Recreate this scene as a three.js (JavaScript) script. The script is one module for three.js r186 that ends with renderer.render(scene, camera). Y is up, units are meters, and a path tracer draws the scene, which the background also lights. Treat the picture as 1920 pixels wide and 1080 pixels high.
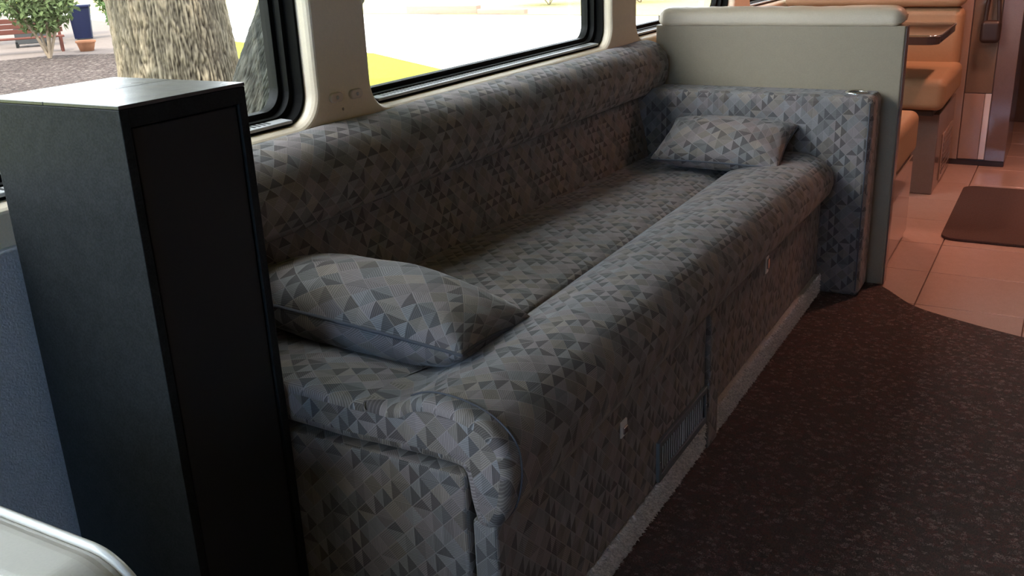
import * as THREE from 'three';
import { RoundedBoxGeometry } from 'three/addons/geometries/RoundedBoxGeometry.js';
import { mergeGeometries, mergeVertices } from 'three/addons/utils/BufferGeometryUtils.js';
import { ImprovedNoise } from 'three/addons/math/ImprovedNoise.js';
import { RectAreaLightUniformsLib } from 'three/addons/lights/RectAreaLightUniformsLib.js';

// ---------------------------------------------------------------- camera, sky, sun, exposure
RectAreaLightUniformsLib.init();
const scene = new THREE.Scene();
const camera = new THREE.PerspectiveCamera(33.334, 1920 / 1080, 0.05, 200);
camera.position.set(0, 1.4, 0);
camera.rotation.order = 'YXZ';
camera.rotation.set(-0.34247, 0.52722, -0.04294);
const renderer = new THREE.WebGLRenderer({ antialias: true });
renderer.toneMapping = THREE.LinearToneMapping;
renderer.toneMappingExposure = 0.82;
renderer.shadowMap.enabled = true;
scene.background = new THREE.Color().setRGB(0.90, 0.95, 1.06);
scene.backgroundIntensity = 15;
const sun = new THREE.DirectionalLight(new THREE.Color().setRGB(1, 0.93, 0.8), 15);
sun.position.set(2, 24, 12); sun.target.position.set(-4, 0, -6);
sun.castShadow = true;
sun.shadow.mapSize.set(2048, 2048);
Object.assign(sun.shadow.camera, { left: -45, right: 45, top: 45, bottom: -45, near: 1, far: 120 });
scene.add(sun, sun.target);

// ---------------------------------------------------------------- helpers
let seed = 20240611;
const rnd = () => { seed = (seed * 1664525 + 1013904223) >>> 0; return seed / 4294967296; };
const hash = (a, b, c = 0) => { let h = (Math.imul(a, 374761393) + Math.imul(b, 668265263) + Math.imul(c, 2147483647)) | 0; h = Math.imul(h ^ (h >>> 13), 1274126177); h ^= h >>> 16; return (h >>> 0) / 4294967296; };
const perlin = new ImprovedNoise();
const nz = (x, y, z = 0) => perlin.noise(x, y, z);
const lerp = (a, b, t) => a + (b - a) * t;
const clamp = (x, a = 0, b = 1) => Math.min(b, Math.max(a, x));
const mod = (a, n) => ((a % n) + n) % n;
const rgb = (r, g, b) => new THREE.Color().setRGB(r, g, b);
const V3 = (x, y, z) => new THREE.Vector3(x, y, z);
const taken = new Map();
function numbered(name) { const n = taken.get(name) ?? 0; taken.set(name, n + 1); return n ? `${name}_${String(n).padStart(3, '0')}` : name; }
function mesh(name, geo, mat, parent) {
  const m = new THREE.Mesh(geo, mat); m.name = parent ? name : numbered(name);
  m.castShadow = m.receiveShadow = true; (parent ?? scene).add(m); return m;
}
function tag(o, label, category, group) { o.userData.label = label; o.userData.category = category; if (group) o.userData.group = group; return o; }
function thing(name, label, category, pos = [0, 0, 0], turn = 0, group) {
  const g = new THREE.Group(); g.name = numbered(name); g.position.set(...pos); g.rotation.y = turn; scene.add(g); return tag(g, label, category, group);
}
function struct(name, geo, mat, label) {
  const o = geo ? mesh(name, geo, mat) : new THREE.Group(); if (!geo) { o.name = name; scene.add(o); }
  o.userData.kind = 'structure'; if (label) o.userData.label = label; return o;
}
// uv in metres, by the axis each triangle faces
function metric(geo, ox = 0, oy = 0) {
  const g = geo.index ? geo.toNonIndexed() : geo, p = g.attributes.position, n = g.attributes.normal, uv = new Float32Array(p.count * 2);
  for (let i = 0; i < p.count; i += 3) {
    let a = 0, b = 0, c = 0;
    for (let k = 0; k < 3; k++) { a += Math.abs(n.getX(i + k)); b += Math.abs(n.getY(i + k)); c += Math.abs(n.getZ(i + k)); }
    for (let k = 0; k < 3; k++) {
      const x = p.getX(i + k), y = p.getY(i + k), z = p.getZ(i + k), o = (i + k) * 2;
      if (a >= b && a >= c) { uv[o] = z; uv[o + 1] = y; } else if (b >= c) { uv[o] = x; uv[o + 1] = z; } else { uv[o] = x; uv[o + 1] = y; }
      uv[o] += ox; uv[o + 1] += oy;
    }
  }
  g.setAttribute('uv', new THREE.BufferAttribute(uv, 2)); return g;
}
// a rounded box between two corners
function rbox(x0, x1, y0, y1, z0, z1, r = 0.004, seg = 2) {
  const w = Math.abs(x1 - x0), h = Math.abs(y1 - y0), d = Math.abs(z1 - z0);
  const g = new RoundedBoxGeometry(w, h, d, seg, Math.min(r, w / 2.05, h / 2.05, d / 2.05));
  g.translate((x0 + x1) / 2, (y0 + y1) / 2, (z0 + z1) / 2); return metric(g);
}
function pbox(x0, x1, y0, y1, z0, z1) { const g = new THREE.BoxGeometry(Math.abs(x1 - x0), Math.abs(y1 - y0), Math.abs(z1 - z0)); g.translate((x0 + x1) / 2, (y0 + y1) / 2, (z0 + z1) / 2); return metric(g); }
const merge = (list) => mergeGeometries(list.map((g) => { const q = g.index ? g.toNonIndexed() : g; for (const k of Object.keys(q.attributes)) if (!['position', 'normal', 'uv'].includes(k)) q.deleteAttribute(k); return q; }));
function roundRect(x0, x1, y0, y1, r, P = THREE.Shape) {
  const s = new P();
  s.moveTo(x0 + r, y0); s.lineTo(x1 - r, y0); s.absarc(x1 - r, y0 + r, r, -Math.PI / 2, 0); s.lineTo(x1, y1 - r); s.absarc(x1 - r, y1 - r, r, 0, Math.PI / 2);
  s.lineTo(x0 + r, y1); s.absarc(x0 + r, y1 - r, r, Math.PI / 2, Math.PI); s.lineTo(x0, y0 + r); s.absarc(x0 + r, y0 + r, r, Math.PI, Math.PI * 1.5); return s;
}
// extrude a shape drawn in (z forward = -z, y) along x, from x0 (inner face) outwards to x1
function slabX(shape, xin, xout, bevel = 0, curve = 10, size = bevel) {
  const d = Math.abs(xout - xin);
  const g = new THREE.ExtrudeGeometry(shape, { depth: d - 2 * bevel, bevelEnabled: bevel > 0, bevelSize: size, bevelThickness: bevel, bevelOffset: -size, bevelSegments: 5, curveSegments: curve });
  g.translate(0, 0, bevel - d);
  const lo = Math.min(xin, xout);
  g.applyMatrix4(new THREE.Matrix4().makeBasis(V3(0, 0, -1), V3(0, 1, 0), V3(1, 0, 0))); // shape x -> -z, y -> y, depth -> x
  g.translate(lo + d, 0, 0);
  return metric(g);
}
// extrude a closed profile (x, y) along z with rounded ends; uv in metres along the cloth
function sweep(pts, z0, z1, { n = 64, segs = 60, round = 0.02, bend = null, tension = 0.5 } = {}) {
  const curve = new THREE.CatmullRomCurve3(pts.map(([x, y]) => V3(x, y, 0)), true, 'catmullrom', tension);
  const P = curve.getSpacedPoints(n).slice(0, n);
  let area = 0; for (let i = 0; i < n; i++) { const a = P[i], b = P[(i + 1) % n]; area += a.x * b.y - b.x * a.y; }
  const sgn = area > 0 ? 1 : -1;
  const len = [0]; for (let i = 0; i < n; i++) len.push(len[i] + P[i].distanceTo(P[(i + 1) % n]));
  const dir = Math.sign(z1 - z0), rings = [];
  for (let k = 0; k <= 6; k++) { const f = k / 6 * Math.PI / 2; rings.push([z0 + dir * round * (1 - Math.sin(f)) * 0 + dir * round * (1 - Math.cos(f)), round * (1 - Math.sin(f))]); }
  for (let k = 1; k < segs; k++) rings.push([lerp(z0 + dir * round, z1 - dir * round, k / segs), 0]);
  for (let k = 6; k >= 0; k--) { const f = k / 6 * Math.PI / 2; rings.push([z1 - dir * round * (1 - Math.cos(f)), round * (1 - Math.sin(f))]); }
  const pos = [], uv = [], idx = [], w = n + 1;
  for (const [z, off] of rings) {
    const Q = P.map((p) => { const q = bend ? bend(p.x, p.y, z) : [p.x, p.y, z]; return V3(...q); });
    for (let i = 0; i <= n; i++) {
      const p = Q[i % n]; let dx = 0, dy = 0;
      if (off > 0) for (const k of [1, 3, 5]) { const a = Q[mod(i - k, n)], b = Q[(i + k) % n], l = Math.hypot(b.x - a.x, b.y - a.y) || 1; dx += (b.y - a.y) / l * sgn; dy -= (b.x - a.x) / l * sgn; }
      const l = Math.hypot(dx, dy) || 1; pos.push(p.x - dx / l * off, p.y - dy / l * off, p.z); uv.push(len[i], z);
    }
  }
  for (let r = 0; r < rings.length - 1; r++) for (let i = 0; i < n; i++) {
    const a = r * w + i, b = a + 1, c = a + w, d = c + 1;
    if (sgn * dir > 0) idx.push(a, b, c, b, d, c); else idx.push(a, c, b, b, c, d);
  }
  const g = new THREE.BufferGeometry(); g.setAttribute('position', new THREE.Float32BufferAttribute(pos, 3)); g.setAttribute('uv', new THREE.Float32BufferAttribute(uv, 2)); g.setIndex(idx); g.computeVertexNormals();
  const out = [g.toNonIndexed()];
  for (const r of [0, rings.length - 1]) {
    const ring = []; for (let i = 0; i < n; i++) ring.push(V3(pos[(r * w + i) * 3], pos[(r * w + i) * 3 + 1], pos[(r * w + i) * 3 + 2]));
    const tri = THREE.ShapeUtils.triangulateShape(ring.map((v) => new THREE.Vector2(v.x, v.y)), []), cp = [], cn = [], cu = [], face = r === 0 ? -dir : dir;
    for (const t of tri) { const o = new THREE.Vector3().crossVectors(V3().subVectors(ring[t[1]], ring[t[0]]), V3().subVectors(ring[t[2]], ring[t[0]])).z; for (const k of (o * face > 0 ? t : [t[0], t[2], t[1]])) { const v = ring[k]; cp.push(v.x, v.y, v.z); cn.push(0, 0, face); cu.push(v.x, v.y); } }
    const c = new THREE.BufferGeometry(); c.setAttribute('position', new THREE.Float32BufferAttribute(cp, 3)); c.setAttribute('normal', new THREE.Float32BufferAttribute(cn, 3)); c.setAttribute('uv', new THREE.Float32BufferAttribute(cu, 2)); out.push(c);
  }
  return mergeGeometries(out);
}
const tube = (pts, r, seg = 40, rad = 8, closed = false) => new THREE.TubeGeometry(new THREE.CatmullRomCurve3(pts.map((p) => V3(...p)), closed), seg, r, rad, closed);
const cyl = (r0, r1, h, x, y, z, seg = 24) => { const g = new THREE.CylinderGeometry(r0, r1, h, seg); g.translate(x, y, z); return g; };

// ---------------------------------------------------------------- textures
function dataTex(w, h, fn, { srgb = false, size = [1, 1] } = {}) {
  const d = new Uint8Array(w * h * 4);
  for (let y = 0; y < h; y++) for (let x = 0; x < w; x++) { const c = fn(x, y), o = (y * w + x) * 4; for (let k = 0; k < 3; k++) { let v = clamp(Array.isArray(c) ? c[k] : c); if (srgb) v = v <= 0.0031308 ? v * 12.92 : 1.055 * Math.pow(v, 1 / 2.4) - 0.055; d[o + k] = Math.round(v * 255); } d[o + 3] = 255; }
  const t = new THREE.DataTexture(d, w, h, THREE.RGBAFormat); t.wrapS = t.wrapT = THREE.RepeatWrapping; t.magFilter = THREE.LinearFilter; t.minFilter = THREE.LinearMipmapLinearFilter; t.generateMipmaps = true;
  if (srgb) t.colorSpace = THREE.SRGBColorSpace; t.repeat.set(1 / size[0], 1 / size[1]); t.needsUpdate = true; return t;
}
// woven upholstery: diamonds of hatched triangles in slate, taupe and near black
const CELL = 0.0315, DIAG = CELL * Math.SQRT2, ND = 8, TILE = ND * DIAG, RES = 1024;
function weave(x, y) {
  const X = x / RES * TILE, Y = y / RES * TILE, p = (X + Y) / Math.SQRT2 / CELL, q = (X - Y) / Math.SQRT2 / CELL, i = Math.floor(p), j = Math.floor(q), fp = p - i, fq = q - j;
  const a = mod(i + j, 2 * ND), b = mod(i - j, 2 * ND), kind = hash(a, b, 1);
  const side = kind < 0.72 ? (fp + fq < 1 ? 0 : 1) : (fp < fq ? 0 : 1);
  const base = hash(a, b, 9), t = hash(a, b, 10 + side), c = hash(a, b, 20);
  let tone = lerp(0.50, 0.80, base) + 0.12 * (t - 0.5);
  if (side === 1 && t < 0.40) tone = 0.33; else if (side === 1 && t < 0.6) tone *= 0.78;
  const hd = Math.floor(hash(a, b, 30 + (kind > 0.5 ? side : 0)) * 4), s = hd === 0 ? X : hd === 1 ? Y : hd === 2 ? (X + Y) * 0.707 : (X - Y) * 0.707;
  const hatch = Math.sin(s / 0.0036 * Math.PI * 2); tone *= 1 + (hatch > 0.25 ? 0.30 : -0.20) * (tone > 0.3 ? 1 : 0.5);
  if (fq < 0.045 || (fp < 0.03 && t > 0.5)) tone = Math.max(tone * 1.05, 0.86);
  tone *= 0.9 + 0.2 * hash(x, y, 5);
  const warm = c < 0.34 ? [1.08, 1.0, 0.92] : c < 0.7 ? [0.97, 1.0, 1.05] : [1.05, 0.97, 1.0];
  return { tone, col: [tone * warm[0], tone * warm[1], tone * warm[2]] };
}
const FAB = 0.29;
const fabricMap = dataTex(RES, RES, (x, y) => weave(x, y).col.map((v, i) => v * FAB * [1.05, 0.98, 0.92][i]), { srgb: true, size: [TILE, TILE] });
const fabricBump = dataTex(RES, RES, (x, y) => 0.25 + 0.5 * weave(x, y).tone + 0.12 * hash(x, y, 9), { size: [TILE, TILE] });
// cut pile carpet, dark brown with broken pale flecks
const CW = 1024, CS = 0.72, fleck = new Float32Array(CW * CW);
for (let k = 0; k < 1100; k++) {
  const cx = rnd() * CW, cy = rnd() * CW, R = 6 + rnd() * 13, st = 0.35 + rnd() * 0.65, n = 12 + rnd() * 24;
  for (let m = 0; m < n; m++) { const a = rnd() * 6.283, r = Math.sqrt(rnd()) * R, x = Math.round(cx + Math.cos(a) * r), y = Math.round(cy + Math.sin(a) * r * 0.8), e = 1 + Math.floor(rnd() * 2), v = st * (0.4 + rnd() * 0.6); for (let i = 0; i <= e; i++) for (let j = 0; j <= e; j++) { const o = mod(y + j, CW) * CW + mod(x + i, CW); fleck[o] = Math.max(fleck[o], v); } }
}
const carpetMap = dataTex(CW, CW, (x, y) => { const g = 0.6 + 0.8 * hash(x >> 1, y >> 1, 3), f = fleck[y * CW + x], r = 0.75 + 0.5 * hash(x >> 5, y >> 5, 8) * hash(x >> 3, y >> 3, 4); return [0.092 * g * r + 0.27 * f, 0.049 * g + 0.20 * f, 0.041 * g + 0.175 * f]; }, { srgb: true, size: [CS, CS] });
const carpetBump = dataTex(CW, CW, (x, y) => 0.35 * hash(x >> 1, y >> 1, 3) + 0.3 * hash(x >> 2, y >> 2, 6) + 0.3 * fleck[y * CW + x], { size: [CS, CS] });
const tuftMap = dataTex(256, 256, (x, y) => { const g = 0.62 + 0.5 * hash(x >> 2, y >> 2, 3) * 0.7 + 0.25 * hash(x, y, 2); return [0.78 * g, 0.73 * g, 0.69 * g]; }, { srgb: true, size: [0.16, 0.16] });
const tuftBump = dataTex(256, 256, (x, y) => hash(x >> 2, y >> 2, 3) * 0.7 + 0.3 * hash(x, y, 4), { size: [0.16, 0.16] });
const fineBump = dataTex(256, 256, (x, y) => 0.5 + 0.3 * (hash(x, y, 7) - 0.5) + 0.4 * (hash(x >> 2, y >> 2, 7) - 0.5), { size: [0.2, 0.2] });
const smear = (x, y, n, s) => { const a = x / n * 6.2832, b = y / n * 6.2832; return nz(Math.cos(a) * s + 5, Math.sin(a) * s + Math.cos(b) * s, Math.sin(b) * s + 9); };
const smudgeRough = dataTex(256, 256, (x, y) => { const v = 0.5 + 0.5 * smear(x, y, 256, 1.6) + 0.25 * smear(x, y, 256, 5); return [0, clamp(0.22 + 0.24 * v), 0]; }, { size: [0.6, 0.6] });
const plainNoise = (c, amt, size, k) => dataTex(256, 256, (x, y) => { const g = 1 - amt + amt * (0.8 * hash(x >> 1, y >> 1, k) + 0.6 * (0.5 + 0.5 * smear(x, y, 256, 2))); return c.map((v) => v * g); }, { srgb: true, size: [size, size] });

const blackGrain = plainNoise([0.020, 0.0215, 0.021], 0.5, 0.35, 2);
const std = (o) => new THREE.MeshStandardMaterial({ side: THREE.FrontSide, ...o });
const phys = (o) => new THREE.MeshPhysicalMaterial(o);
const M = {
  fabric: phys({ map: fabricMap, bumpMap: fabricBump, bumpScale: 0.0012, roughness: 0.92, sheen: 0.9, sheenRoughness: 0.45, sheenColor: rgb(0.62, 0.6, 0.6) }),
  welt: std({ color: rgb(0.10, 0.105, 0.12), roughness: 0.9, bumpMap: fineBump, bumpScale: 0.0005 }),
  carpet: std({ map: carpetMap, bumpMap: carpetBump, bumpScale: 0.004, roughness: 1 }),
  tuft: std({ map: tuftMap, bumpMap: tuftBump, bumpScale: 0.006, roughness: 1 }),
  trim: phys({ map: plainNoise([0.80, 0.68, 0.52], 0.08, 0.3, 1), roughness: 0.5, clearcoat: 0.15, clearcoatRoughness: 0.4, bumpMap: fineBump, bumpScale: 0.00006 }),
  ceiling: std({ color: rgb(0.27, 0.23, 0.185), roughness: 0.85 }),
  rubber: phys({ color: rgb(0.006, 0.006, 0.0055), roughness: 0.6, specularIntensity: 0.25 }),
  liner: phys({ color: rgb(0.005, 0.0048, 0.0045), roughness: 0.75, specularIntensity: 0.12 }),
  glass: phys({ color: rgb(0.93, 0.95, 0.93), transmission: 1, roughness: 0, thickness: 0, ior: 1.5 }),
  alu: std({ color: rgb(0.46, 0.47, 0.48), metalness: 0.75, roughness: 0.42 }),
  sill: std({ color: rgb(0.40, 0.40, 0.40), roughness: 0.5 }),
  slot: std({ color: rgb(0.02, 0.02, 0.02), roughness: 0.8 }),
  snap: std({ color: rgb(0.62, 0.54, 0.45), metalness: 0.2, roughness: 0.35 }),
  chrome: std({ color: rgb(0.78, 0.78, 0.78), metalness: 1, roughness: 0.16 }),
  latch: std({ color: rgb(0.82, 0.82, 0.80), metalness: 0.25, roughness: 0.35 }),
  black: phys({ map: blackGrain, roughness: 0.5, specularIntensity: 0.12, bumpMap: fineBump, bumpScale: 0.0002 }),
  blackTop: phys({ map: blackGrain, roughnessMap: smudgeRough, roughness: 1, clearcoat: 0.4, clearcoatRoughness: 0.3, bumpMap: fineBump, bumpScale: 0.0002 }),
  blackDoor: std({ color: rgb(0.008, 0.008, 0.008), roughness: 0.7 }),
  greyPanel: std({ map: plainNoise([0.46, 0.49, 0.54], 0.22, 0.5, 4), roughness: 0.85, bumpMap: fineBump, bumpScale: 0.001 }),
  cream: phys({ map: plainNoise([0.31, 0.255, 0.175], 0.10, 0.4, 3), roughness: 0.55, bumpMap: fineBump, bumpScale: 0.0004 }),
  vinyl: phys({ map: plainNoise([0.56, 0.47, 0.345], 0.08, 0.3, 5), roughness: 0.42, bumpMap: fineBump, bumpScale: 0.0005 }),
  seatTan: phys({ map: plainNoise([0.40, 0.24, 0.13], 0.12, 0.3, 6), roughness: 0.55, bumpMap: fineBump, bumpScale: 0.0006 }),
  laminate: phys({ map: plainNoise([0.42, 0.30, 0.235], 0.08, 0.5, 7), roughness: 0.16, clearcoat: 0.7, clearcoatRoughness: 0.05 }),
  laminateDark: phys({ map: plainNoise([0.19, 0.135, 0.115], 0.12, 0.5, 8), roughness: 0.25, clearcoat: 0.5, clearcoatRoughness: 0.08 }),
  laminateGloss: phys({ map: plainNoise([0.22, 0.17, 0.13], 0.1, 0.5, 9), roughness: 0.08, clearcoat: 1, clearcoatRoughness: 0.03 }),
  white: phys({ color: rgb(0.8, 0.79, 0.76), roughness: 0.2, clearcoat: 0.5 }),
  leather: phys({ color: rgb(0.035, 0.02, 0.015), roughness: 0.4 }),
  mahogany: phys({ color: rgb(0.045, 0.022, 0.02), roughness: 0.12, clearcoat: 0.8, clearcoatRoughness: 0.05 }),
  grout: std({ color: rgb(0.20, 0.13, 0.11), roughness: 0.95 }),
  ventGrey: std({ color: rgb(0.16, 0.19, 0.21), roughness: 0.45, metalness: 0.3 }),
  ventSlat: std({ color: rgb(0.50, 0.58, 0.64), roughness: 0.35 }),
  silverVinyl: phys({ map: plainNoise([0.40, 0.375, 0.33], 0.06, 0.3, 11), roughness: 0.3, clearcoat: 0.35, clearcoatRoughness: 0.25 }),
  insert: phys({ map: plainNoise([0.50, 0.43, 0.36], 0.1, 0.3, 12), roughness: 0.7 }),
  piping: phys({ color: rgb(0.62, 0.61, 0.57), roughness: 0.25 }),
};
const tileMats = [0, 1, 2, 3].map((k) => phys({ map: plainNoise([0.58 - k * 0.015, 0.40 - k * 0.012, 0.335 - k * 0.01], 0.12, 0.45, 20 + k), roughness: 0.24, clearcoat: 0.25, clearcoatRoughness: 0.12 }));
const matMat = std({ map: plainNoise([0.115, 0.062, 0.05], 0.5, 0.12, 30), roughness: 1, bumpMap: tuftBump, bumpScale: 0.003 });

// ---------------------------------------------------------------- the coach shell
const XW = -1.62, YT = 2.02, ZR = -8.2, ZF = 1.7, XR = 0.95;
const holes = [[-1.35, 1.855], [2.088, 3.665], [3.935, 5.3], [5.6, 7.2]];   // along -z
const HB = 1.0, HT = 1.88, HR = 0.075;
const wl = new THREE.Shape([[-ZF, -0.05], [-ZR, -0.05], [-ZR, YT], [-ZF, YT]].map(([a, b]) => new THREE.Vector2(a, b)));
for (const [a, b] of holes) wl.holes.push(roundRect(a, b, HB, HT, HR, THREE.Path));
const wallLeft = struct('wall_left', slabX(wl, XW, XW - 0.125, 0.036, 12, 0.016), M.trim, 'cream moulded window wall with rounded openings');
holes.forEach(([a, b], i) => {
  const w = struct(`window_${i + 1}`, null, null, 'side window in a black rubber frame');
  const ring = (o0, o1, x0, x1) => { const s = roundRect(a + o0, b - o0, HB + o0, HT - o0, HR - o0 * 0.6); s.holes.push(roundRect(a + o1, b - o1, HB + o1, HT - o1, Math.max(0.02, HR - o1 * 0.6), THREE.Path)); return slabX(s, x0, x1, 0.0015, 12); };
  mesh('frame', ring(0.0005, 0.008, XW - 0.034, XW - 0.122), M.liner, w);
  mesh('gasket', merge([ring(0.008, 0.036, XW - 0.088, XW - 0.118), ring(0.008, 0.022, XW - 0.066, XW - 0.088)]), M.rubber, w);
  mesh('pane', slabX(roundRect(a + 0.03, b - 0.03, HB + 0.03, HT - 0.03, HR - 0.018), XW - 0.100, XW - 0.104), M.glass, w);
  const tilt = 0.07, seat = (g) => { g.rotateZ(-tilt); g.translate(XW - 0.030, HB + 0.011, 0); return g; };   // the track rises towards the glass
  const sill = mesh('sill_track', seat(rbox(-0.060, 0, -0.004, 0.004, -(a + 0.06), -(b - 0.06), 0.002)), M.sill, w);
  const n = Math.floor((b - a - 0.2) / 0.017), sl = [];
  for (let k = 0; k < n; k++) { const z = -(a + 0.10 + k * 0.017); sl.push(pbox(-0.046, -0.012, 0.0035, 0.0046, z, z - 0.007)); }
  seat(sl[0]); for (let k = 1; k < n; k++) seat(sl[k]);
  mesh('vent_slot', merge(sl), M.slot, sill).userData.kind = 'stuff';
});
// snap fasteners on the post between the first two windows
for (const [z, y, k] of [[-1.927, 1.052, 1], [-2.008, 1.050, 1.05]]) {
  const s = roundRect(-0.024, 0.024, -0.012, 0.012, 0.0119);
  const g = slabX(s, XW + 0.009, XW - 0.006, 0.003, 8); g.translate(0, y, z);
  const f = mesh('snap_fastener', g, M.snap, wallLeft);
  const d = new THREE.SphereGeometry(0.0048, 12, 8); d.scale(0.7, 1, 1); d.translate(XW + 0.0095, y, z); mesh('snap_stud', d, M.alu, f);
}
{ const d = new THREE.SphereGeometry(0.004, 10, 8); d.scale(0.4, 1, 1); d.translate(XW + 0.0005, 1.018, -1.955); mesh('screw_plug', d, M.insert, wallLeft); }
// roof, right side, front with the windscreen, rear
struct('ceiling', pbox(XW - 0.14, XR + 0.14, YT, YT + 0.08, ZF + 0.1, ZR - 0.1), M.ceiling);
const wr = new THREE.Shape([[-ZF, -0.05], [-ZR, -0.05], [-ZR, YT], [-ZF, YT]].map(([a, b]) => new THREE.Vector2(a, b)));
struct('wall_right', slabX(wr, XR + 0.12, XR), M.laminateDark);
struct('wall_rear', pbox(XW - 0.1, XR + 0.1, -0.05, YT, ZR, ZR - 0.1), M.laminateDark);
{
  const s = new THREE.Shape([[XW - 0.12, -0.05], [XR + 0.12, -0.05], [XR + 0.12, YT], [XW - 0.12, YT]].map(([a, b]) => new THREE.Vector2(a, b)));
  s.holes.push(roundRect(-1.5, -0.3, 0.95, 1.86, 0.1, THREE.Path));
  const g = new THREE.ExtrudeGeometry(s, { depth: 0.1, bevelEnabled: false }); g.translate(0, 0, ZF); struct('wall_front', metric(g), M.trim);
  const w = struct('window_5', null, null, 'blue tinted windscreen'), p = new THREE.ExtrudeGeometry(roundRect(-1.5, -0.3, 0.95, 1.86, 0.1), { depth: 0.005, bevelEnabled: false }); p.translate(0, 0, ZF + 0.04); mesh('pane', metric(p), phys({ color: rgb(0.68, 0.84, 1.0), transmission: 1, roughness: 0, thickness: 0 }), w);
}
// floor: sub-floor with the tiles of the galley on it, carpet in front
const floor = struct('floor', pbox(XW, XR, -0.06, -0.014, ZF, ZR), M.grout, 'pale pink floor tiles with dark joints');
const TX = 0.388, TZ = 0.425, tileGeos = [];
for (let i = -3; i < 4; i++) for (let j = 0; j < 11; j++) {
  const x1 = Math.min(-0.409 + (i + 1) * TX, XR), x0 = Math.max(-0.409 + i * TX, XW), z0 = -3.445 - j * TZ, z1 = Math.max(z0 - TZ, ZR);
  if (x1 - x0 < 0.05) continue;
  mesh('tile', rbox(x0 + 0.0022, x1 - 0.0022, -0.02, -0.005 + 0.0006 * hash(i + 9, j, 2), z0 - 0.0022, z1 + 0.0022, 0.0018, 1), tileMats[Math.floor(hash(i + 20, j, 5) * 4)], floor);
}
{
  const e = new THREE.CatmullRomCurve3([[XW, -4.05], [-0.75, -4.05], [-0.6, -4.045], [-0.53, -3.985], [-0.41, -3.835], [-0.25, -3.745], [-0.013, -3.653], [0.3, -3.56], [XR, -3.42]].map(([x, z]) => V3(x, z, 0)), false, 'catmullrom', 0.5).getPoints(60);
  const s = new THREE.Shape([[XW, -ZF], ...e.map((p) => [p.x, -p.y]), [XR, -ZF]].map(([a, b]) => new THREE.Vector2(a, b)));
  const g = new THREE.ExtrudeGeometry(s, { depth: 0.012, bevelEnabled: true, bevelSize: 0.004, bevelThickness: 0.004, bevelOffset: -0.004, bevelSegments: 3 });
  g.rotateX(-Math.PI / 2); g.translate(0, -0.014, 0);
  const c = mesh('carpet', metric(g), M.carpet); c.userData.kind = 'structure'; c.userData.label = 'dark brown flecked carpet with a curved edge'; c.userData.category = 'carpet';
}
{
  const s = roundRect(-0.43, 0.22, 4.80, 5.90, 0.07), g = new THREE.ExtrudeGeometry(s, { depth: 0.006, bevelEnabled: true, bevelSize: 0.004, bevelThickness: 0.004, bevelOffset: -0.004, bevelSegments: 3, curveSegments: 10 });
  g.rotateX(-Math.PI / 2); g.rotateY(0.0); g.translate(0, -0.0005, 0);
  tag(mesh('floor_mat', metric(g), matMat), 'dark brown floor mat with rounded corners on the pink tiles', 'mat');
}
// grey panel below the first window, beside the driver's area
{ const p = struct('trim_1', rbox(XW + 0.018, XW - 0.005, 0.0, 0.925, 0.9, -1.235, 0.006), M.greyPanel, 'grey fabric panel below the front window'); }

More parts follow.
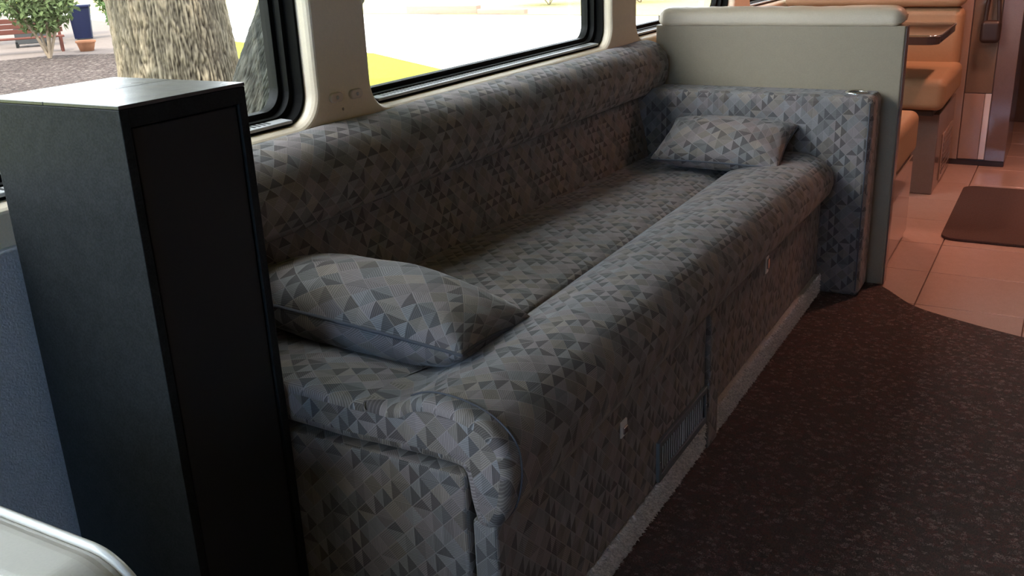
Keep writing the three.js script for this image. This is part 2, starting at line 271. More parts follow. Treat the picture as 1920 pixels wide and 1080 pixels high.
// ---------------------------------------------------------------- sofa
const XF = -0.778, ZN = -1.245, ZA = -3.838;
const near = (z) => clamp((z - ZA) / (ZN - ZA));           // 1 at the near end
const sofa = thing('sofa', 'long built-in sofa in grey diamond-patterned cloth under the windows', 'sofa');
{
  const soft = (amp, f) => (x, y, z) => [x + amp * nz(x * f, y * f, z * f + 3), y + amp * nz(x * f + 7, y * f, z * f), z];
  mesh('backrest', sweep([[-1.63, 0.42], [-1.55, 0.42], [-1.525, 0.50], [-1.535, 0.60], [-1.56, 0.70], [-1.575, 0.775], [-1.60, 0.80], [-1.63, 0.80]], ZN, ZA - 0.005, { round: 0.02, bend: soft(0.006, 6) }), M.fabric, sofa);
  mesh('bolster', sweep([[-1.628, 0.80], [-1.60, 0.785], [-1.555, 0.778], [-1.518, 0.80], [-1.502, 0.86], [-1.508, 0.92], [-1.535, 0.965], [-1.575, 0.985], [-1.612, 0.990], [-1.628, 0.97]], ZN, -4.022, { round: 0.025, n: 72, segs: 90, bend: (x, y, z) => { const u = 0.005 * nz(z * 3, 1, y * 8) + 0.003 * nz(z * 12, x * 12, y * 12); return [x + u * 1.2, y + (y > 0.9 ? 0.006 * nz(z * 2.2, 4, 2) : 0) + u, z]; } }), M.fabric, sofa);
  const lift = (x, y, z) => {
    const n = near(z), k = clamp((y - 0.40) / 0.06), e = clamp((n - 0.86) / 0.1), w = Math.exp(-(((x + 1.09) / 0.13) ** 2));
    const fill = y > 0.49 ? e * clamp((-0.93 - x) / 0.15) * clamp(0.552 - y, 0, 0.06) : 0;
    const r = 0.004 * nz(x * 6 + 4, z * 5, y * 3) + 0.003 * nz(z * 9, x * 9, y * 5);
    return [x + (n - 0.4) * 0.11 * w * clamp((y - 0.485) / 0.03) + r, y + n * (0.016 + 0.052 * k) + fill + r, z];
  };
  mesh('seat_cushion', sweep([[-1.60, 0.462], [-1.30, 0.462], [-1.05, 0.462], [-0.90, 0.462], [-0.842, 0.460], [-0.832, 0.43], [-0.818, 0.402], [-0.785, 0.398], [-0.755, 0.425], [-0.742, 0.47], [-0.752, 0.52], [-0.79, 0.558], [-0.85, 0.578], [-0.92, 0.580], [-1.0, 0.566], [-1.055, 0.541], [-1.080, 0.512], [-1.090, 0.500], [-1.102, 0.509], [-1.15, 0.523], [-1.3, 0.530], [-1.45, 0.526], [-1.57, 0.515], [-1.61, 0.49]], ZN + 0.003, ZA + 0.002, { round: 0.02, n: 220, segs: 110, tension: 0.3, bend: lift }), M.fabric, sofa);
  const seam = [[-1.02, 0.562], [-0.97, 0.575], [-0.92, 0.5815], [-0.85, 0.5795], [-0.79, 0.560], [-0.7505, 0.521], [-0.7405, 0.47], [-0.7535, 0.425], [-0.785, 0.3965]].map(([x, y]) => lift(x, y, ZN - 0.036));
  mesh('welt', tube(seam, 0.0018, 60, 6), M.welt, sofa);
  // front: frame board, two doors, divider, grille, kick strip
  mesh('base_frame', rbox(-1.6, -0.835, 0.0, 0.455, ZN - 0.05, ZA + 0.01, 0.004), M.slot, sofa);
  const door = (z0, z1) => mesh('front_door', rbox(-0.83, XF, 0.085, 0.43, z0, z1, 0.009, 3), M.fabric, sofa);
  const d1 = door(ZN, -2.398), d2 = door(-2.492, ZA + 0.002); d2.position.x = -0.012;
  mesh('divider', rbox(-0.83, XF + 0.012, 0.0, 0.425, -2.402, -2.488, 0.008, 3), M.fabric, sofa);
  const kick = (z0, z1) => mesh('kick_strip', rbox(-0.82, XF + 0.003, -0.002, 0.083, z0, z1, 0.006), M.tuft, sofa);
  const tuft = new THREE.ConeGeometry(0.0042, 0.011, 5, 1).rotateZ(-Math.PI / 2), tuftMat = std({ color: 0xffffff, roughness: 1 });
  for (const [z0, z1] of [[ZN, -2.40], [-2.49, ZA + 0.004]]) {
    const k = kick(z0, z1), n = Math.floor(Math.abs(z1 - z0) * 0.08 / 0.0000285), im = new THREE.InstancedMesh(tuft, tuftMat, n), m4 = new THREE.Matrix4(), q = new THREE.Quaternion();
    for (let i = 0; i < n; i++) { q.setFromEuler(new THREE.Euler(0, (rnd() - 0.5) * 1.3, (rnd() - 0.6) * 1.3)); const f = 0.7 + 0.6 * rnd(); m4.compose(V3(XF + 0.005, 0.005 + rnd() * 0.077, lerp(z0, z1, rnd())), q, V3(f, f, f)); im.setMatrixAt(i, m4); const c = 0.50 + 0.36 * rnd(); im.setColorAt(i, rgb(c, c * 0.94, c * 0.89)); }
    im.name = 'carpet_tufts'; im.userData.kind = 'stuff'; im.castShadow = im.receiveShadow = true; k.add(im);
  }
  const latch = (d, y0, y1, z, w) => {
    const l = mesh('latch', rbox(XF - 0.004, XF + 0.004, y0, y1, z + w / 2, z - w / 2, 0.002), M.latch, d);
    mesh('latch_pull', rbox(XF + 0.003, XF + 0.009, y0 + (y1 - y0) * 0.2, y1 - (y1 - y0) * 0.35, z + w * 0.32, z - w * 0.32, 0.002), M.chrome, l);
  };
  latch(d1, 0.332, 0.372, -1.812, 0.034); latch(d2, 0.335, 0.415, -3.045, 0.030);
  // grille
  const gz0 = -2.022, gz1 = -2.392, gy0 = 0.094, gy1 = 0.208;
  const fr = roundRect(-gz0, -gz1, gy0, gy1, 0.004); fr.holes.push(roundRect(-gz0 + 0.014, -gz1 - 0.014, gy0 + 0.02, gy1 - 0.018, 0.002, THREE.Path));
  const grille = mesh('vent_grille', slabX(fr, XF + 0.010, XF - 0.004, 0.002, 3), M.ventGrey, sofa);
  mesh('grille_back', pbox(XF + 0.0005, XF + 0.0015, gy0 + 0.015, gy1 - 0.012, gz0 - 0.01, gz1 + 0.01), M.slot, grille);
  const slat = rbox(0, 0.003, gy0 + 0.018, gy1 - 0.016, -0.0026, 0.0026, 0.001, 1);
  for (let k = 0; k < 21; k++) { const m = mesh('slat', slat, M.ventSlat, grille); m.position.set(XF + 0.001, 0, gz0 - 0.024 - k * 0.0161); if (k === 10) m.scale.set(1.3, 1, 1.8); }
  for (const z of [gz0 - 0.007, gz1 + 0.007]) { const g = new THREE.SphereGeometry(0.003, 8, 6); g.scale(0.5, 1, 1); g.translate(XF + 0.010, (gy0 + gy1) / 2, z); mesh('screw', g, M.chrome, grille); }
  // the padded end below the cushion, towards the black cabinet
  mesh('end_panel', rbox(-1.58, -0.836, 0.0, 0.518, ZN + 0.004, ZN - 0.04, 0.010, 3), M.fabric, sofa);
  // arm at the far end with a cup holder let into its top
  const arm = mesh('armrest', rbox(-1.60, -0.622, 0.0, 0.805, ZA, -4.024, 0.028, 4), M.fabric, sofa);
  const ring = new THREE.TorusGeometry(0.037, 0.006, 10, 36); ring.rotateX(Math.PI / 2); ring.translate(-0.705, 0.806, -3.93);
  const holder = mesh('cup_holder', ring, M.chrome, arm); mesh('cup_well', cyl(0.035, 0.033, 0.004, -0.705, 0.8055, -3.93, 28), M.slot, holder);
  // welt lines along the arm's front edges
  mesh('welt', tube([[-0.634, 0.03, ZA + 0.006], [-0.634, 0.4, ZA + 0.006], [-0.634, 0.78, ZA + 0.006]], 0.003, 20, 6), M.welt, arm);
}
// ---------------------------------------------------------------- cushions
function pillowGeo(W, D, T, k) {
  const n = 44, pos = [], uv = [], idx = [];
  const put = (side) => {
    for (let j = 0; j <= n; j++) for (let i = 0; i <= n; i++) {
      const u = i / n * 2 - 1, v = j / n * 2 - 1, su = Math.sin(u * Math.PI / 2), sv = Math.sin(v * Math.PI / 2);
      const x = su * W / 2 * (1 - 0.055 * (1 - sv * sv)), z = sv * D / 2 * (1 - 0.055 * (1 - su * su));
      const e = Math.max(0, (1 - su * su)) * Math.max(0, (1 - sv * sv));
      let h = T / 2 * Math.pow(e, 0.40) * (1 + 0.10 * nz(su * 1.6 + k, sv * 1.6, side)); h += 0.010 * Math.pow(e, 0.3) * (1 - e) * nz(su * 5 + k, sv * 5, k * 3 + side);
      pos.push(x, side * h, z); uv.push(u * W / 2 * 1.06 + k, v * D / 2 * 1.06 + side * 0.4);
    }
  };
  put(1); put(-1);
  const w = n + 1;
  for (let s = 0; s < 2; s++) for (let j = 0; j < n; j++) for (let i = 0; i < n; i++) { const a = s * w * w + j * w + i, b = a + 1, c = a + w, d = c + 1; if (s === 0) idx.push(a, c, b, b, c, d); else idx.push(a, b, c, b, d, c); }
  const g = new THREE.BufferGeometry(); g.setAttribute('position', new THREE.Float32BufferAttribute(pos, 3)); g.setAttribute('uv', new THREE.Float32BufferAttribute(uv, 2)); g.setIndex(idx); g.computeVertexNormals();
  const rim = []; for (let s = 0; s < 4; s++) for (let i = 0; i < n; i += 2) { const u = i / n * 2 - 1, su = Math.sin(u * Math.PI / 2), q = 0.055 * (1 - su * su); const [x, z] = s === 0 ? [su, -(1 - q)] : s === 1 ? [1 - q, su] : s === 2 ? [-su, 1 - q] : [-(1 - q), -su]; rim.push([x * W / 2, 0, z * D / 2]); }
  return { g, rim: tube(rim, 0.0038, 240, 6, true) };
}
function pillow(label, W, D, T, k, pos, rot) {
  const t = thing('throw_pillow', label, 'pillow', pos, 0, 'pillows on the sofa'); t.rotation.set(...rot);
  const { g, rim } = pillowGeo(W, D, T, k); mesh('cushion', g, M.fabric, t); mesh('piping', rim, M.welt, t);
}
pillow('large patterned grey pillow at the near end of the sofa beside the black cabinet', 0.62, 0.33, 0.20, 1.3, [-1.265, 0.658, -1.575], [-0.15, 0.05, -0.075]);
pillow('smaller patterned grey pillow leaning on the far armrest', 0.50, 0.33, 0.15, 4.7, [-1.14, 0.635, -3.665], [0.32, 0.03, -0.02]);

// ---------------------------------------------------------------- tall black cabinet in the foreground
{
  const x0 = -1.563, x1 = -1.232, z0 = -0.968, z1 = -1.232, y1 = 1.196;
  const c = thing('tall_cabinet', 'tall narrow black wooden cabinet standing in front of the sofa', 'cabinet', [(x0 + x1) / 2, 0, (z0 + z1) / 2]);
  const X = (x1 - x0) / 2, Z = (z0 - z1) / 2;
  mesh('body', rbox(-X + 0.001, X - 0.016, 0.0, y1 - 0.007, Z - 0.004, -Z, 0.002), M.black, c);
  mesh('top', merge([rbox(-X, -X + 0.153, y1 - 0.006, y1, Z, -Z, 0.0012), rbox(-X + 0.1536, X, y1 - 0.006, y1, Z, -Z, 0.0012)]), M.blackTop, c);
  mesh('side_panel', rbox(-X, X - 0.0005, 0.0, y1 - 0.0063, Z, Z - 0.017, 0.0016), M.black, c);
  mesh('stile', rbox(X - 0.018, X - 0.001, 0.0, y1 - 0.0065, -Z + 0.018, -Z, 0.0016), M.black, c);
  mesh('rail', rbox(X - 0.018, X - 0.001, y1 - 0.035, y1 - 0.0065, Z - 0.017, -Z + 0.018, 0.0016), M.black, c);
  mesh('door', rbox(X - 0.016, X - 0.006, 0.02, y1 - 0.038, Z - 0.023, -Z + 0.021, 0.002), M.blackDoor, c);
}
// ---------------------------------------------------------------- front seat, only its backrest reaches into view
{
  const s = thing('captain_chair', 'silver beige vinyl seat with white piping in the lower corner', 'seat', [-1.095, 0, -0.545]);
  const back = (x0, x1, y0, y1, r, z0, z1, b) => { const g = new THREE.ExtrudeGeometry(roundRect(x0, x1, y0, y1, r), { depth: Math.abs(z1 - z0) - 2 * b, bevelEnabled: true, bevelSize: b, bevelThickness: b, bevelOffset: -b, bevelSegments: 8, curveSegments: 14 }); g.translate(0, 0, Math.min(z0, z1) + b); return metric(g); };
  mesh('backrest', back(-0.26, 0.26, 0.36, 0.752, 0.10, -0.055, 0.075, 0.04), M.silverVinyl, s);
  mesh('back_insert', back(-0.195, 0.195, 0.40, 0.69, 0.06, 0.05, 0.082, 0.014), M.insert, s);
  const rim = roundRect(-0.252, 0.252, 0.37, 0.745, 0.095).getSpacedPoints(90).map((p) => [p.x, p.y, -0.046]); rim.pop();
  mesh('piping', tube(rim, 0.0065, 260, 8, true), M.piping, s);
  mesh('seat_cushion', rbox(-0.25, 0.25, 0.28, 0.40, 0.06, 0.50, 0.05, 5), M.silverVinyl, s);
  mesh('pedestal', merge([rbox(-0.16, 0.16, 0.0, 0.29, 0.02, 0.38, 0.02)]), M.laminateDark, s);
}
// ---------------------------------------------------------------- half wall behind the sofa and the dinette
{
  const p = thing('half_wall', 'cream half wall with a padded vinyl top behind the sofa armrest', 'partition', [0, 0, 0]);
  const s = new THREE.Shape([[-1.575, 0.0], [-0.562, 0.0], [-0.562, 1.048], [-1.575, 1.048]].map(([a, b]) => new THREE.Vector2(a, b)));
  const g = new THREE.ExtrudeGeometry(s, { depth: 0.05, bevelEnabled: true, bevelSize: 0.005, bevelThickness: 0.005, bevelOffset: -0.005, bevelSegments: 2 }); g.translate(0, 0, -4.091); mesh('panel', metric(g), M.cream, p);
  // padded top, its length along x
  const pad = sweep([[4.036, 1.046], [4.030, 1.075], [4.040, 1.103], [4.068, 1.118], [4.105, 1.118], [4.135, 1.100], [4.145, 1.07], [4.14, 1.046], [4.09, 1.042]], -1.573, -0.568, { round: 0.045, n: 60, segs: 80, bend: (x, y, z) => [x, y + (y > 1.07 ? 0.006 * nz(z * 5, 2, 1) + 0.003 * nz(z * 17, x * 20, 3) : 0), z] });
  pad.applyMatrix4(new THREE.Matrix4().makeBasis(V3(0, 0, -1), V3(0, 1, 0), V3(1, 0, 0))); mesh('padded_top', pad, M.vinyl, p);
  mesh('edge_trim', rbox(-0.563, -0.556, 0.0, 1.046, -4.040, -4.098, 0.003), M.laminateDark, p);
}
{
  const a = thing('dinette_bench', 'glossy dinette bench base with tan cushion behind the half wall', 'bench');
  mesh('base', rbox(-1.6, -0.592, -0.004, 0.40, -4.10, -4.80, 0.004), M.laminate, a);
  mesh('door', rbox(-0.596, -0.582, 0.03, 0.395, -4.135, -4.795, 0.003), M.laminate, a);
  mesh('seat', rbox(-1.6, -0.575, 0.402, 0.60, -4.10, -4.84, 0.04, 4), M.seatTan, a);
  mesh('back_pad', rbox(-1.6, -0.60, 0.60, 1.04, -4.10, -4.19, 0.03, 4), M.seatTan, a);
}
{
  const b = thing('dinette_bench', 'tan vinyl dinette bench facing the table with a vent in its side', 'bench');
  mesh('base', rbox(-1.6, -0.575, -0.004, 0.44, -5.66, -6.46, 0.006), M.laminateDark, b);
  mesh('seat_board', rbox(-1.6, -0.60, 0.44, 0.475, -5.60, -6.46, 0.006), M.leather, b);
  mesh('seat', rbox(-1.6, -0.548, 0.475, 0.645, -5.545, -6.38, 0.045, 4), M.seatTan, b);
  mesh('backrest', merge([rbox(-1.6, -0.57, 0.60, 0.955, -6.30, -6.46, 0.05, 4)]), M.seatTan, b);
  mesh('headrest', rbox(-1.6, -0.57, 0.958, 1.35, -6.27, -6.46, 0.04, 4), M.seatTan, b);
  const v = mesh('vent', rbox(-0.576, -0.568, 0.02, 0.29, -5.92, -6.38, 0.004), M.laminate, b);
  for (let k = 0; k < 7; k++) mesh('vent_slat', rbox(-0.569, -0.565, 0.05 + k * 0.032, 0.07 + k * 0.032, -5.96, -6.34, 0.001, 1), M.laminateDark, v);
}
{
  const t = thing('dinette_table', 'dark dinette table with a bright metal rim between the benches', 'table', [-1.08, 0, -5.6]);
  const s = roundRect(-0.52, 0.512, -0.4, 0.36, 0.06), g = new THREE.ExtrudeGeometry(s, { depth: 0.034, bevelEnabled: true, bevelSize: 0.006, bevelThickness: 0.006, bevelOffset: -0.006, bevelSegments: 3, curveSegments: 10 });
  g.rotateX(-Math.PI / 2); g.translate(0, 0.86, 0); mesh('tabletop', metric(g), M.mahogany, t);
  mesh('rim', tube(roundRect(-0.521, 0.513, -0.4, 0.36, 0.06).getSpacedPoints(100).slice(0, -1).map((p) => [p.x, 0.896, -p.y]), 0.005, 200, 6, true), M.chrome, t);
  mesh('leg', cyl(0.04, 0.04, 0.86, -0.1, 0.43, 0), M.alu, t);
}
{
  const c = thing('glossy_cabinet', 'tall glossy brown cabinet beyond the dinette', 'cabinet', [-0.44, 0, -6.5]);
  mesh('body', rbox(-1.16, 0.17, -0.004, YT, -0.012, -0.72, 0.004), M.laminateDark, c);
  mesh('stile', rbox(-0.17, -0.098, 0.03, YT - 0.01, 0.006, -0.02, 0.003), M.laminate, c);
  mesh('stile', rbox(0.06, 0.17, 0.03, YT - 0.01, 0.006, -0.02, 0.003), M.laminateDark, c);
  mesh('door', rbox(-0.094, 0.056, 0.44, YT - 0.02, 0.003, -0.02, 0.003), M.laminateGloss, c);
  mesh('drawer_front', rbox(-0.094, 0.02, 0.035, 0.436, 0.003, -0.02, 0.003), M.laminate, c);
  mesh('white_panel', rbox(0.022, 0.056, 0.035, 0.436, 0.004, -0.02, 0.003), M.white, c);
  mesh('plinth', rbox(-0.17, 0.168, -0.004, 0.028, 0.0, -0.1, 0.002), M.leather, c);
}
{
  const b = thing('hanging_bag', 'dark brown leather bag hanging on the glossy cabinet', 'bag', [-0.43, 0.74, -6.46]);
  mesh('pouch', rbox(-0.055, 0.055, 0.0, 0.13, -0.03, 0.03, 0.025, 4), M.leather, b);
  mesh('strap', tube([[-0.035, 0.11, 0.0], [-0.03, 0.22, 0.0], [-0.01, 0.40, -0.015], [0.0, 0.48, -0.025], [0.012, 0.40, -0.015], [0.03, 0.22, 0.0], [0.04, 0.11, 0.0]], 0.012, 40, 8), M.leather, b);
}
{
  const g = thing('galley_cabinet', 'dark wood galley cabinet at the far right edge', 'cabinet', [0.53, 0, -7.2]);
  mesh('body', rbox(-0.42, 0.4, -0.004, 0.9, 0.6, -0.9, 0.006), M.laminateDark, g);
  mesh('worktop', rbox(-0.44, 0.4, 0.9, 0.935, 0.62, -0.92, 0.006), M.mahogany, g);
  for (let k = 0; k < 3; k++) { const d = mesh('door', rbox(-0.436, -0.42, 0.08, 0.86, 0.57 - k * 0.48, 0.11 - k * 0.48, 0.004), M.laminateDark, g); mesh('handle', rbox(-0.452, -0.437, 0.7, 0.8, 0.16 - k * 0.48, 0.148 - k * 0.48, 0.004), M.chrome, d); }
}
// ---------------------------------------------------------------- ceiling lamps of the coach
function ceilingLamp(x, z, color, power, label) {
  const l = thing('ceiling_lamp', label, 'lamp', [x, YT, z], 0, 'round ceiling lamps');
  mesh('bezel', new THREE.TorusGeometry(0.062, 0.008, 8, 32).rotateX(Math.PI / 2).translate(0, -0.006, 0), M.chrome, l);
  mesh('diffuser', cyl(0.058, 0.058, 0.006, 0, -0.006, 0, 32), std({ color: rgb(0.8, 0.8, 0.8), emissive: color, emissiveIntensity: 2 }), l);
  const p = new THREE.SpotLight(color, power, 0, 1.25, 0.6, 2); p.position.set(0, -0.03, 0); p.target.position.set(0, -2, 0); p.castShadow = true; p.shadow.radius = 3; l.add(p, p.target);
}
const WARM = rgb(1, 0.47, 0.34);
ceilingLamp(-0.15, -4.75, WARM, 4.2, 'round warm ceiling lamp over the near end of the galley');
ceilingLamp(-0.15, -6.0, WARM, 5, 'round warm ceiling lamp over the middle of the galley');
ceilingLamp(-1.05, -5.5, WARM, 3.5, 'round warm ceiling lamp over the dinette table');

// ---------------------------------------------------------------- outside
const GY = -1.0;
const OM = {
  lawn: phys({ specularIntensity: 0.05,  map: plainNoise([0.17, 0.18, 0.018], 0.35, 1.2, 41), roughness: 1 }),
  dry: phys({ specularIntensity: 0.05,  map: plainNoise([0.26, 0.23, 0.10], 0.4, 1.6, 42), roughness: 1 }),
  road: phys({ specularIntensity: 0.05,  map: plainNoise([0.56, 0.55, 0.53], 0.12, 2.5, 43), roughness: 0.9 }),
  mulch: phys({ specularIntensity: 0.05,  map: dataTex(512, 512, (x, y) => { const g = hash(x >> 2, y >> 2, 4), k = hash(x >> 1, y >> 3, 9); return k > 0.93 ? [0.12, 0.10, 0.085] : [0.012 + 0.038 * g, 0.009 + 0.028 * g, 0.008 + 0.024 * g]; }, { srgb: true, size: [5, 5] }), roughness: 1 }),
  patio: phys({ specularIntensity: 0.05,  map: plainNoise([0.095, 0.075, 0.065], 0.3, 1.4, 45), roughness: 0.95 }),
  kerb: phys({ specularIntensity: 0.05,  map: plainNoise([0.22, 0.14, 0.11], 0.25, 0.8, 46), roughness: 0.95 }),
  redwood: phys({ specularIntensity: 0.05,  map: plainNoise([0.07, 0.026, 0.02], 0.3, 0.5, 47), roughness: 0.8 }),
  blueBin: phys({ specularIntensity: 0.05,  color: rgb(0.006, 0.008, 0.022), roughness: 0.5 }),
  clay: phys({ specularIntensity: 0.05,  map: plainNoise([0.2, 0.09, 0.05], 0.2, 0.4, 48), roughness: 0.9 }),
  bark: phys({ specularIntensity: 0.05,  vertexColors: true, roughness: 0.95 }),
  twig: phys({ specularIntensity: 0.05,  color: rgb(0.16, 0.12, 0.085), roughness: 0.95 }),
};
const ground = (name, pts, y, mat, label, category) => { const g = new THREE.ExtrudeGeometry(new THREE.Shape(pts.map(([x, z]) => new THREE.Vector2(x, -z))), { depth: 0.3, bevelEnabled: false }); g.rotateX(-Math.PI / 2); g.translate(0, y - 0.3, 0); const m = mesh(name, metric(g), mat); m.userData.kind = 'structure'; m.userData.label = label; return m; };
ground('lawn', [[-70, 30], [40, 30], [40, -90], [-70, -90]], GY, OM.lawn, 'yellow green lawn outside the windows');
ground('road', [[-60, -34.5], [-22.9, -31.9], [-14.6, -31.0], [6, -29.5], [6, -10.5], [-3, -12.8], [-11.4, -17.1], [-15.1, -19.6], [-21.5, -21.6], [-30, -25], [-60, -34]], GY + 0.012, OM.road, 'bright pale road beyond the lawn');
ground('far_lawn', [[-22.9, -32.1], [-14.6, -31.2], [20, -29], [20, -80], [-60, -80], [-60, -34.6]], GY + 0.02, OM.dry, 'pale dry grass beyond the road');
ground('mulch_bed', [[-10, -8], [-6, 2], [-21, -6.5], [-25.5, -14.6], [-24.5, -17.5], [-22, -18.5], [-19, -15.8], [-14, -14]], GY + 0.03, OM.mulch, 'dark mulch bed under the tree');
ground('patio', [[-21, -4], [-50, -14], [-50, -34], [-36, -28.5], [-25, -20.5], [-21.5, -18.2], [-23, -14]], GY + 0.015, OM.patio, 'pale patio paving beyond the mulch bed');
{ const k = tag(mesh('kerb', merge([rbox(-22.8, -19.6, GY, GY + 0.32, -31.9, -32.25, 0.03), rbox(-19.4, -17.4, GY, GY + 0.2, -31.6, -31.9, 0.03)]), OM.kerb), 'reddish low kerb along the far side of the road', 'kerb'); }
// tree trunks with ridged bark
function trunkGeo(path, rad, nu, nv, k, flare, A = [0.135, 0.118, 0.093], B = [0.155, 0.122, 0.088]) {
  const pos = [], col = [], idx = [], c = new THREE.CatmullRomCurve3(path.map((p) => V3(...p)));
  for (let j = 0; j <= nv; j++) {
    const t = j / nv, p = c.getPoint(t), r0 = rad(t);
    for (let i = 0; i <= nu; i++) {
      const a = (i % nu) / nu * Math.PI * 2, ca = Math.cos(a), sa = Math.sin(a), L = t * path.length * 1.2;
      const wob = 0.06 * nz(ca * 1.3 + k, sa * 1.3, t * 3) + flare(a, t);
      const w = 0.35 * nz(ca * 3, sa * 3 + k, L * 1.7);
      const f = 22, n1 = nz(ca * f + w * 3, sa * f + w * 3, L * 2.2 + k), n2 = nz(ca * f * 2.1 + w * 3, sa * f * 2.1, L * 6 + k), ridge = 1 - Math.min(1, Math.abs(n1 + 0.35 * n2) * 2.8);
      const n3 = nz(ca * 30, sa * 30, L * 16), h = 0.5 - ridge + 0.25 * n3;
      const r = r0 * (1 + wob) + 0.024 * h;
      pos.push(p.x + ca * r, p.y, p.z + sa * r);
      const g = clamp(0.66 + 0.75 * h + 0.3 * n3, 0.12, 1.3), m = 0.5 + 0.5 * nz(ca * 2 + 9, sa * 2, t * 4); col.push(lerp(A[0], B[0], m) * g, lerp(A[1], B[1], m) * g, lerp(A[2], B[2], m) * g);
    }
  }
  const w = nu + 1; for (let j = 0; j < nv; j++) for (let i = 0; i < nu; i++) { const a = j * w + i, b = a + 1, d = a + w, e = d + 1; idx.push(a, d, b, b, d, e); }
  const g = new THREE.BufferGeometry(); g.setAttribute('position', new THREE.Float32BufferAttribute(pos, 3)); g.setAttribute('color', new THREE.Float32BufferAttribute(col, 3)); g.setIndex(idx); g.computeVertexNormals(); return g;
}
// leaves: many small folded blades joined into one part
function leaves(n, place, size, k) {
  const pos = [], nor = [], uv = [];
  for (let i = 0; i < n; i++) {
    const [x, y, z] = place(i), s = size * (0.6 + 0.8 * rnd()), a = rnd() * 6.283, b = (rnd() - 0.5) * 2.2, d = V3(Math.cos(a) * Math.cos(b), Math.sin(b), Math.sin(a) * Math.cos(b)), q = V3(rnd() - 0.5, rnd() - 0.2, rnd() - 0.5).cross(d).normalize(), m = V3().crossVectors(d, q);
    const A = V3(x, y, z), T = A.clone().addScaledVector(d, s), L = A.clone().addScaledVector(d, s * 0.45).addScaledVector(q, s * 0.24).addScaledVector(m, s * 0.06), R = A.clone().addScaledVector(d, s * 0.45).addScaledVector(q, -s * 0.24).addScaledVector(m, s * 0.06);
    for (const [u, v, w] of [[A, L, T], [A, T, R]]) { const nn = V3().crossVectors(V3().subVectors(v, u), V3().subVectors(w, u)).normalize(); for (const e of [u, v, w]) { pos.push(e.x, e.y, e.z); nor.push(nn.x, nn.y, nn.z); uv.push(0, 0); } }
  }
  const g = new THREE.BufferGeometry(); g.setAttribute('position', new THREE.Float32BufferAttribute(pos, 3)); g.setAttribute('normal', new THREE.Float32BufferAttribute(nor, 3)); g.setAttribute('uv', new THREE.Float32BufferAttribute(uv, 2)); return g;
}
const leafMat = (r, g, b) => phys({ color: rgb(r, g, b), roughness: 0.85, specularIntensity: 0.15, transmission: 0.35, thickness: 0, side: THREE.DoubleSide });
const LM = [leafMat(0.06, 0.10, 0.025), leafMat(0.07, 0.11, 0.04), leafMat(0.075, 0.10, 0.038), leafMat(0.05, 0.07, 0.025)];
const ball = (cx, cy, cz, rx, ry, rz) => () => { let x, y, z; do { x = rnd() * 2 - 1; y = rnd() * 2 - 1; z = rnd() * 2 - 1; } while (x * x + y * y + z * z > 1); const s = 0.55 + 0.45 * Math.sqrt(x * x + y * y + z * z); return [cx + x * rx * s, cy + y * ry * s, cz + z * rz * s]; };
{
  const t = thing('oak_tree', 'large oak with a thick ridged trunk outside the first window', 'tree', [-6.72, GY, -5.98]);
  mesh('trunk', trunkGeo([[0, -0.1, 0], [0.02, 0.8, 0], [-0.01, 1.6, 0], [-0.04, 2.4, 0.02], [-0.06, 3.4, 0.02], [-0.1, 4.6, 0]], (s) => 0.50 + 0.24 * Math.pow(1 - s, 6) - 0.05 * s, 420, 300, 2, (a, s) => 0.10 * Math.pow(1 - s, 4) * Math.sin(a * 5 + 1)), OM.bark, t);
  mesh('side_trunk', trunkGeo([[0.80, -0.1, 0.62], [0.98, 0.5, 0.42], [1.16, 1.1, 0.20], [1.38, 1.8, -0.02], [1.64, 2.5, -0.28], [2.1, 3.6, -0.8], [2.5, 4.6, -1.2]], (s) => 0.42 + 0.14 * Math.pow(1 - s, 5) - 0.04 * s, 340, 260, 7, (a, s) => 0.08 * Math.pow(1 - s, 4) * Math.sin(a * 4), [0.04, 0.042, 0.038], [0.052, 0.053, 0.048]), OM.bark, t).userData.label = 'dark grey leaning side trunk';
  mesh('crown', leaves(9000, ball(0.2, 7.2, -0.2, 5.2, 3.2, 5.2), 0.32, 1), LM[0], t);
}
function shrub(name, label, x, z, h, w, mi, n, stems, group) {
  const t = thing(name, label, 'shrub', [x, GY, z], 0, group);
  for (let k = 0; k < stems; k++) { const a = k / stems * 6.283 + rnd(), l = w * (0.35 + 0.3 * rnd()); mesh('stem', tube([[0, 0, 0], [Math.cos(a) * l * 0.3, h * 0.35, Math.sin(a) * l * 0.3], [Math.cos(a) * l, h * 0.85, Math.sin(a) * l]], 0.03 * h / 2, 10, 6), OM.twig, t); }
  mesh('foliage', leaves(n * 2, ball(0, h * 0.66, 0, w * 0.5, h * 0.40, w * 0.5), 0.10 * Math.sqrt(h), mi), LM[mi], t);
}
shrub('garden_shrub', 'pale green multi-stemmed shrub at the edge of the mulch bed', -23.9, -16.9, 2.6, 1.9, 2, 2600, 5);
shrub('garden_shrub', 'smaller leafy shrub with feathery branches right of the multi-stemmed shrub', -22.3, -18.4, 1.8, 1.2, 1, 1400, 4);
shrub('garden_bush', 'broad green bush in the upper left corner behind the bench', -30.2, -19.6, 3.2, 1.9, 1, 3200, 4);
shrub('garden_bush', 'green bush between the shrub and the blue bin', -30.3, -21.7, 3.0, 1.6, 2, 2200, 4);
shrub('garden_bush', 'green bush between the blue bin and the oak trunk', -28.6, -22.9, 2.6, 1.1, 1, 2200, 4);
shrub('garden_bush', 'clipped dark bush on the far grass beyond the road', -18.9, -36.5, 1.2, 2.8, 3, 1600, 3);
shrub('garden_bush', 'reddish low bush at the far grass behind the second post', -15.3, -37.5, 1.4, 3.5, 2, 1500, 3);
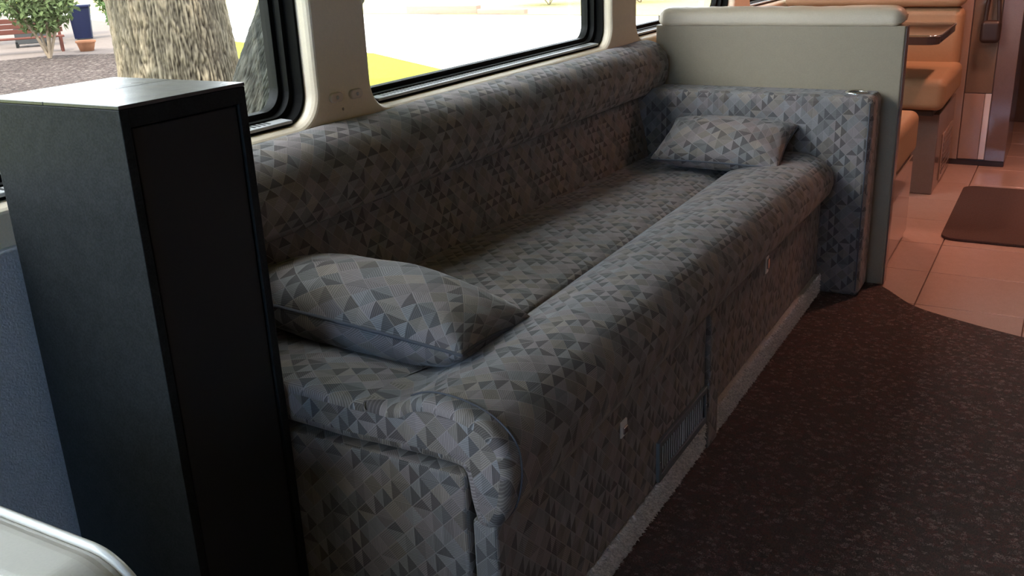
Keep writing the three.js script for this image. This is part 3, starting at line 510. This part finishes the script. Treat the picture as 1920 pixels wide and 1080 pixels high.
for (const [x, z, w, lab] of [[-8.5, 5.2, 4, 'large green bush outside the front end of the first window'], [-12.5, 10.5, 5, 'large green bush farther out beside the front of the coach']]) shrub('front_bush', lab, x, z, 4.4, w, 1, 7000, 4);
{
  const b = thing('garden_bench', 'red wooden garden bench on the patio', 'bench', [-26.3, GY, -17.6], 0.985);
  for (let k = 0; k < 3; k++) mesh('seat_slat', rbox(-1.3, 1.3, 0.42, 0.46, -0.24 + k * 0.16, -0.10 + k * 0.16, 0.01), OM.redwood, b);
  for (let k = 0; k < 3; k++) mesh('back_slat', rbox(-1.3, 1.3, 0.55 + k * 0.15, 0.68 + k * 0.15, -0.30, -0.26, 0.01), OM.redwood, b);
  for (const x of [-1.2, 1.2]) for (const z of [-0.26, 0.2]) mesh('leg', rbox(x - 0.04, x + 0.04, 0, z < 0 ? 0.98 : 0.43, z - 0.04, z + 0.04, 0.01), OM.redwood, b);
}
{
  const b = thing('blue_bin', 'dark blue wheeled bin among the bushes left of the oak', 'bin', [-28.7, GY, -21.7], 0.8); b.scale.setScalar(0.72);
  const g = new THREE.CylinderGeometry(0.62, 0.5, 1.35, 4, 1).rotateY(Math.PI / 4).translate(0, 0.75, 0); mesh('body', g, OM.blueBin, b);
  mesh('lid', rbox(-0.48, 0.48, 1.42, 1.55, -0.5, 0.5, 0.05, 3), OM.blueBin, b);
  for (const x of [-0.3, 0.3]) mesh('wheel', new THREE.CylinderGeometry(0.12, 0.12, 0.08, 16).rotateZ(Math.PI / 2).translate(x, 0.12, -0.4), M.rubber, b);
}
{
  const c = thing('garden_cabinet', 'dark garden cabinet with a white top behind the bench', 'garden cabinet', [-28.3, GY, -19.5], 0.95);
  mesh('top', rbox(-0.55, 0.55, 0.80, 0.92, -0.4, 0.4, 0.03, 3), M.white, c);
  mesh('body', rbox(-0.45, 0.45, 0.12, 0.80, -0.34, 0.34, 0.02), M.blackDoor, c);
  for (const x of [-0.42, 0.42]) for (const z of [-0.3, 0.3]) mesh('leg', rbox(x - 0.04, x + 0.04, 0, 0.2, z - 0.04, z + 0.04, 0.01), M.rubber, c);
}
{
  const p = thing('clay_planter', 'orange clay planter beside the mulch bed', 'planter', [-24.7, GY, -18.7]); p.scale.setScalar(0.6);
  mesh('pot', new THREE.LatheGeometry([[0, 0], [0.30, 0], [0.42, 0.42], [0.46, 0.42], [0.46, 0.52], [0.38, 0.52], [0.36, 0.44], [0, 0.44]].map(([a, b]) => new THREE.Vector2(a, b)), 28), OM.clay, p);
}
renderer.render(scene, camera);
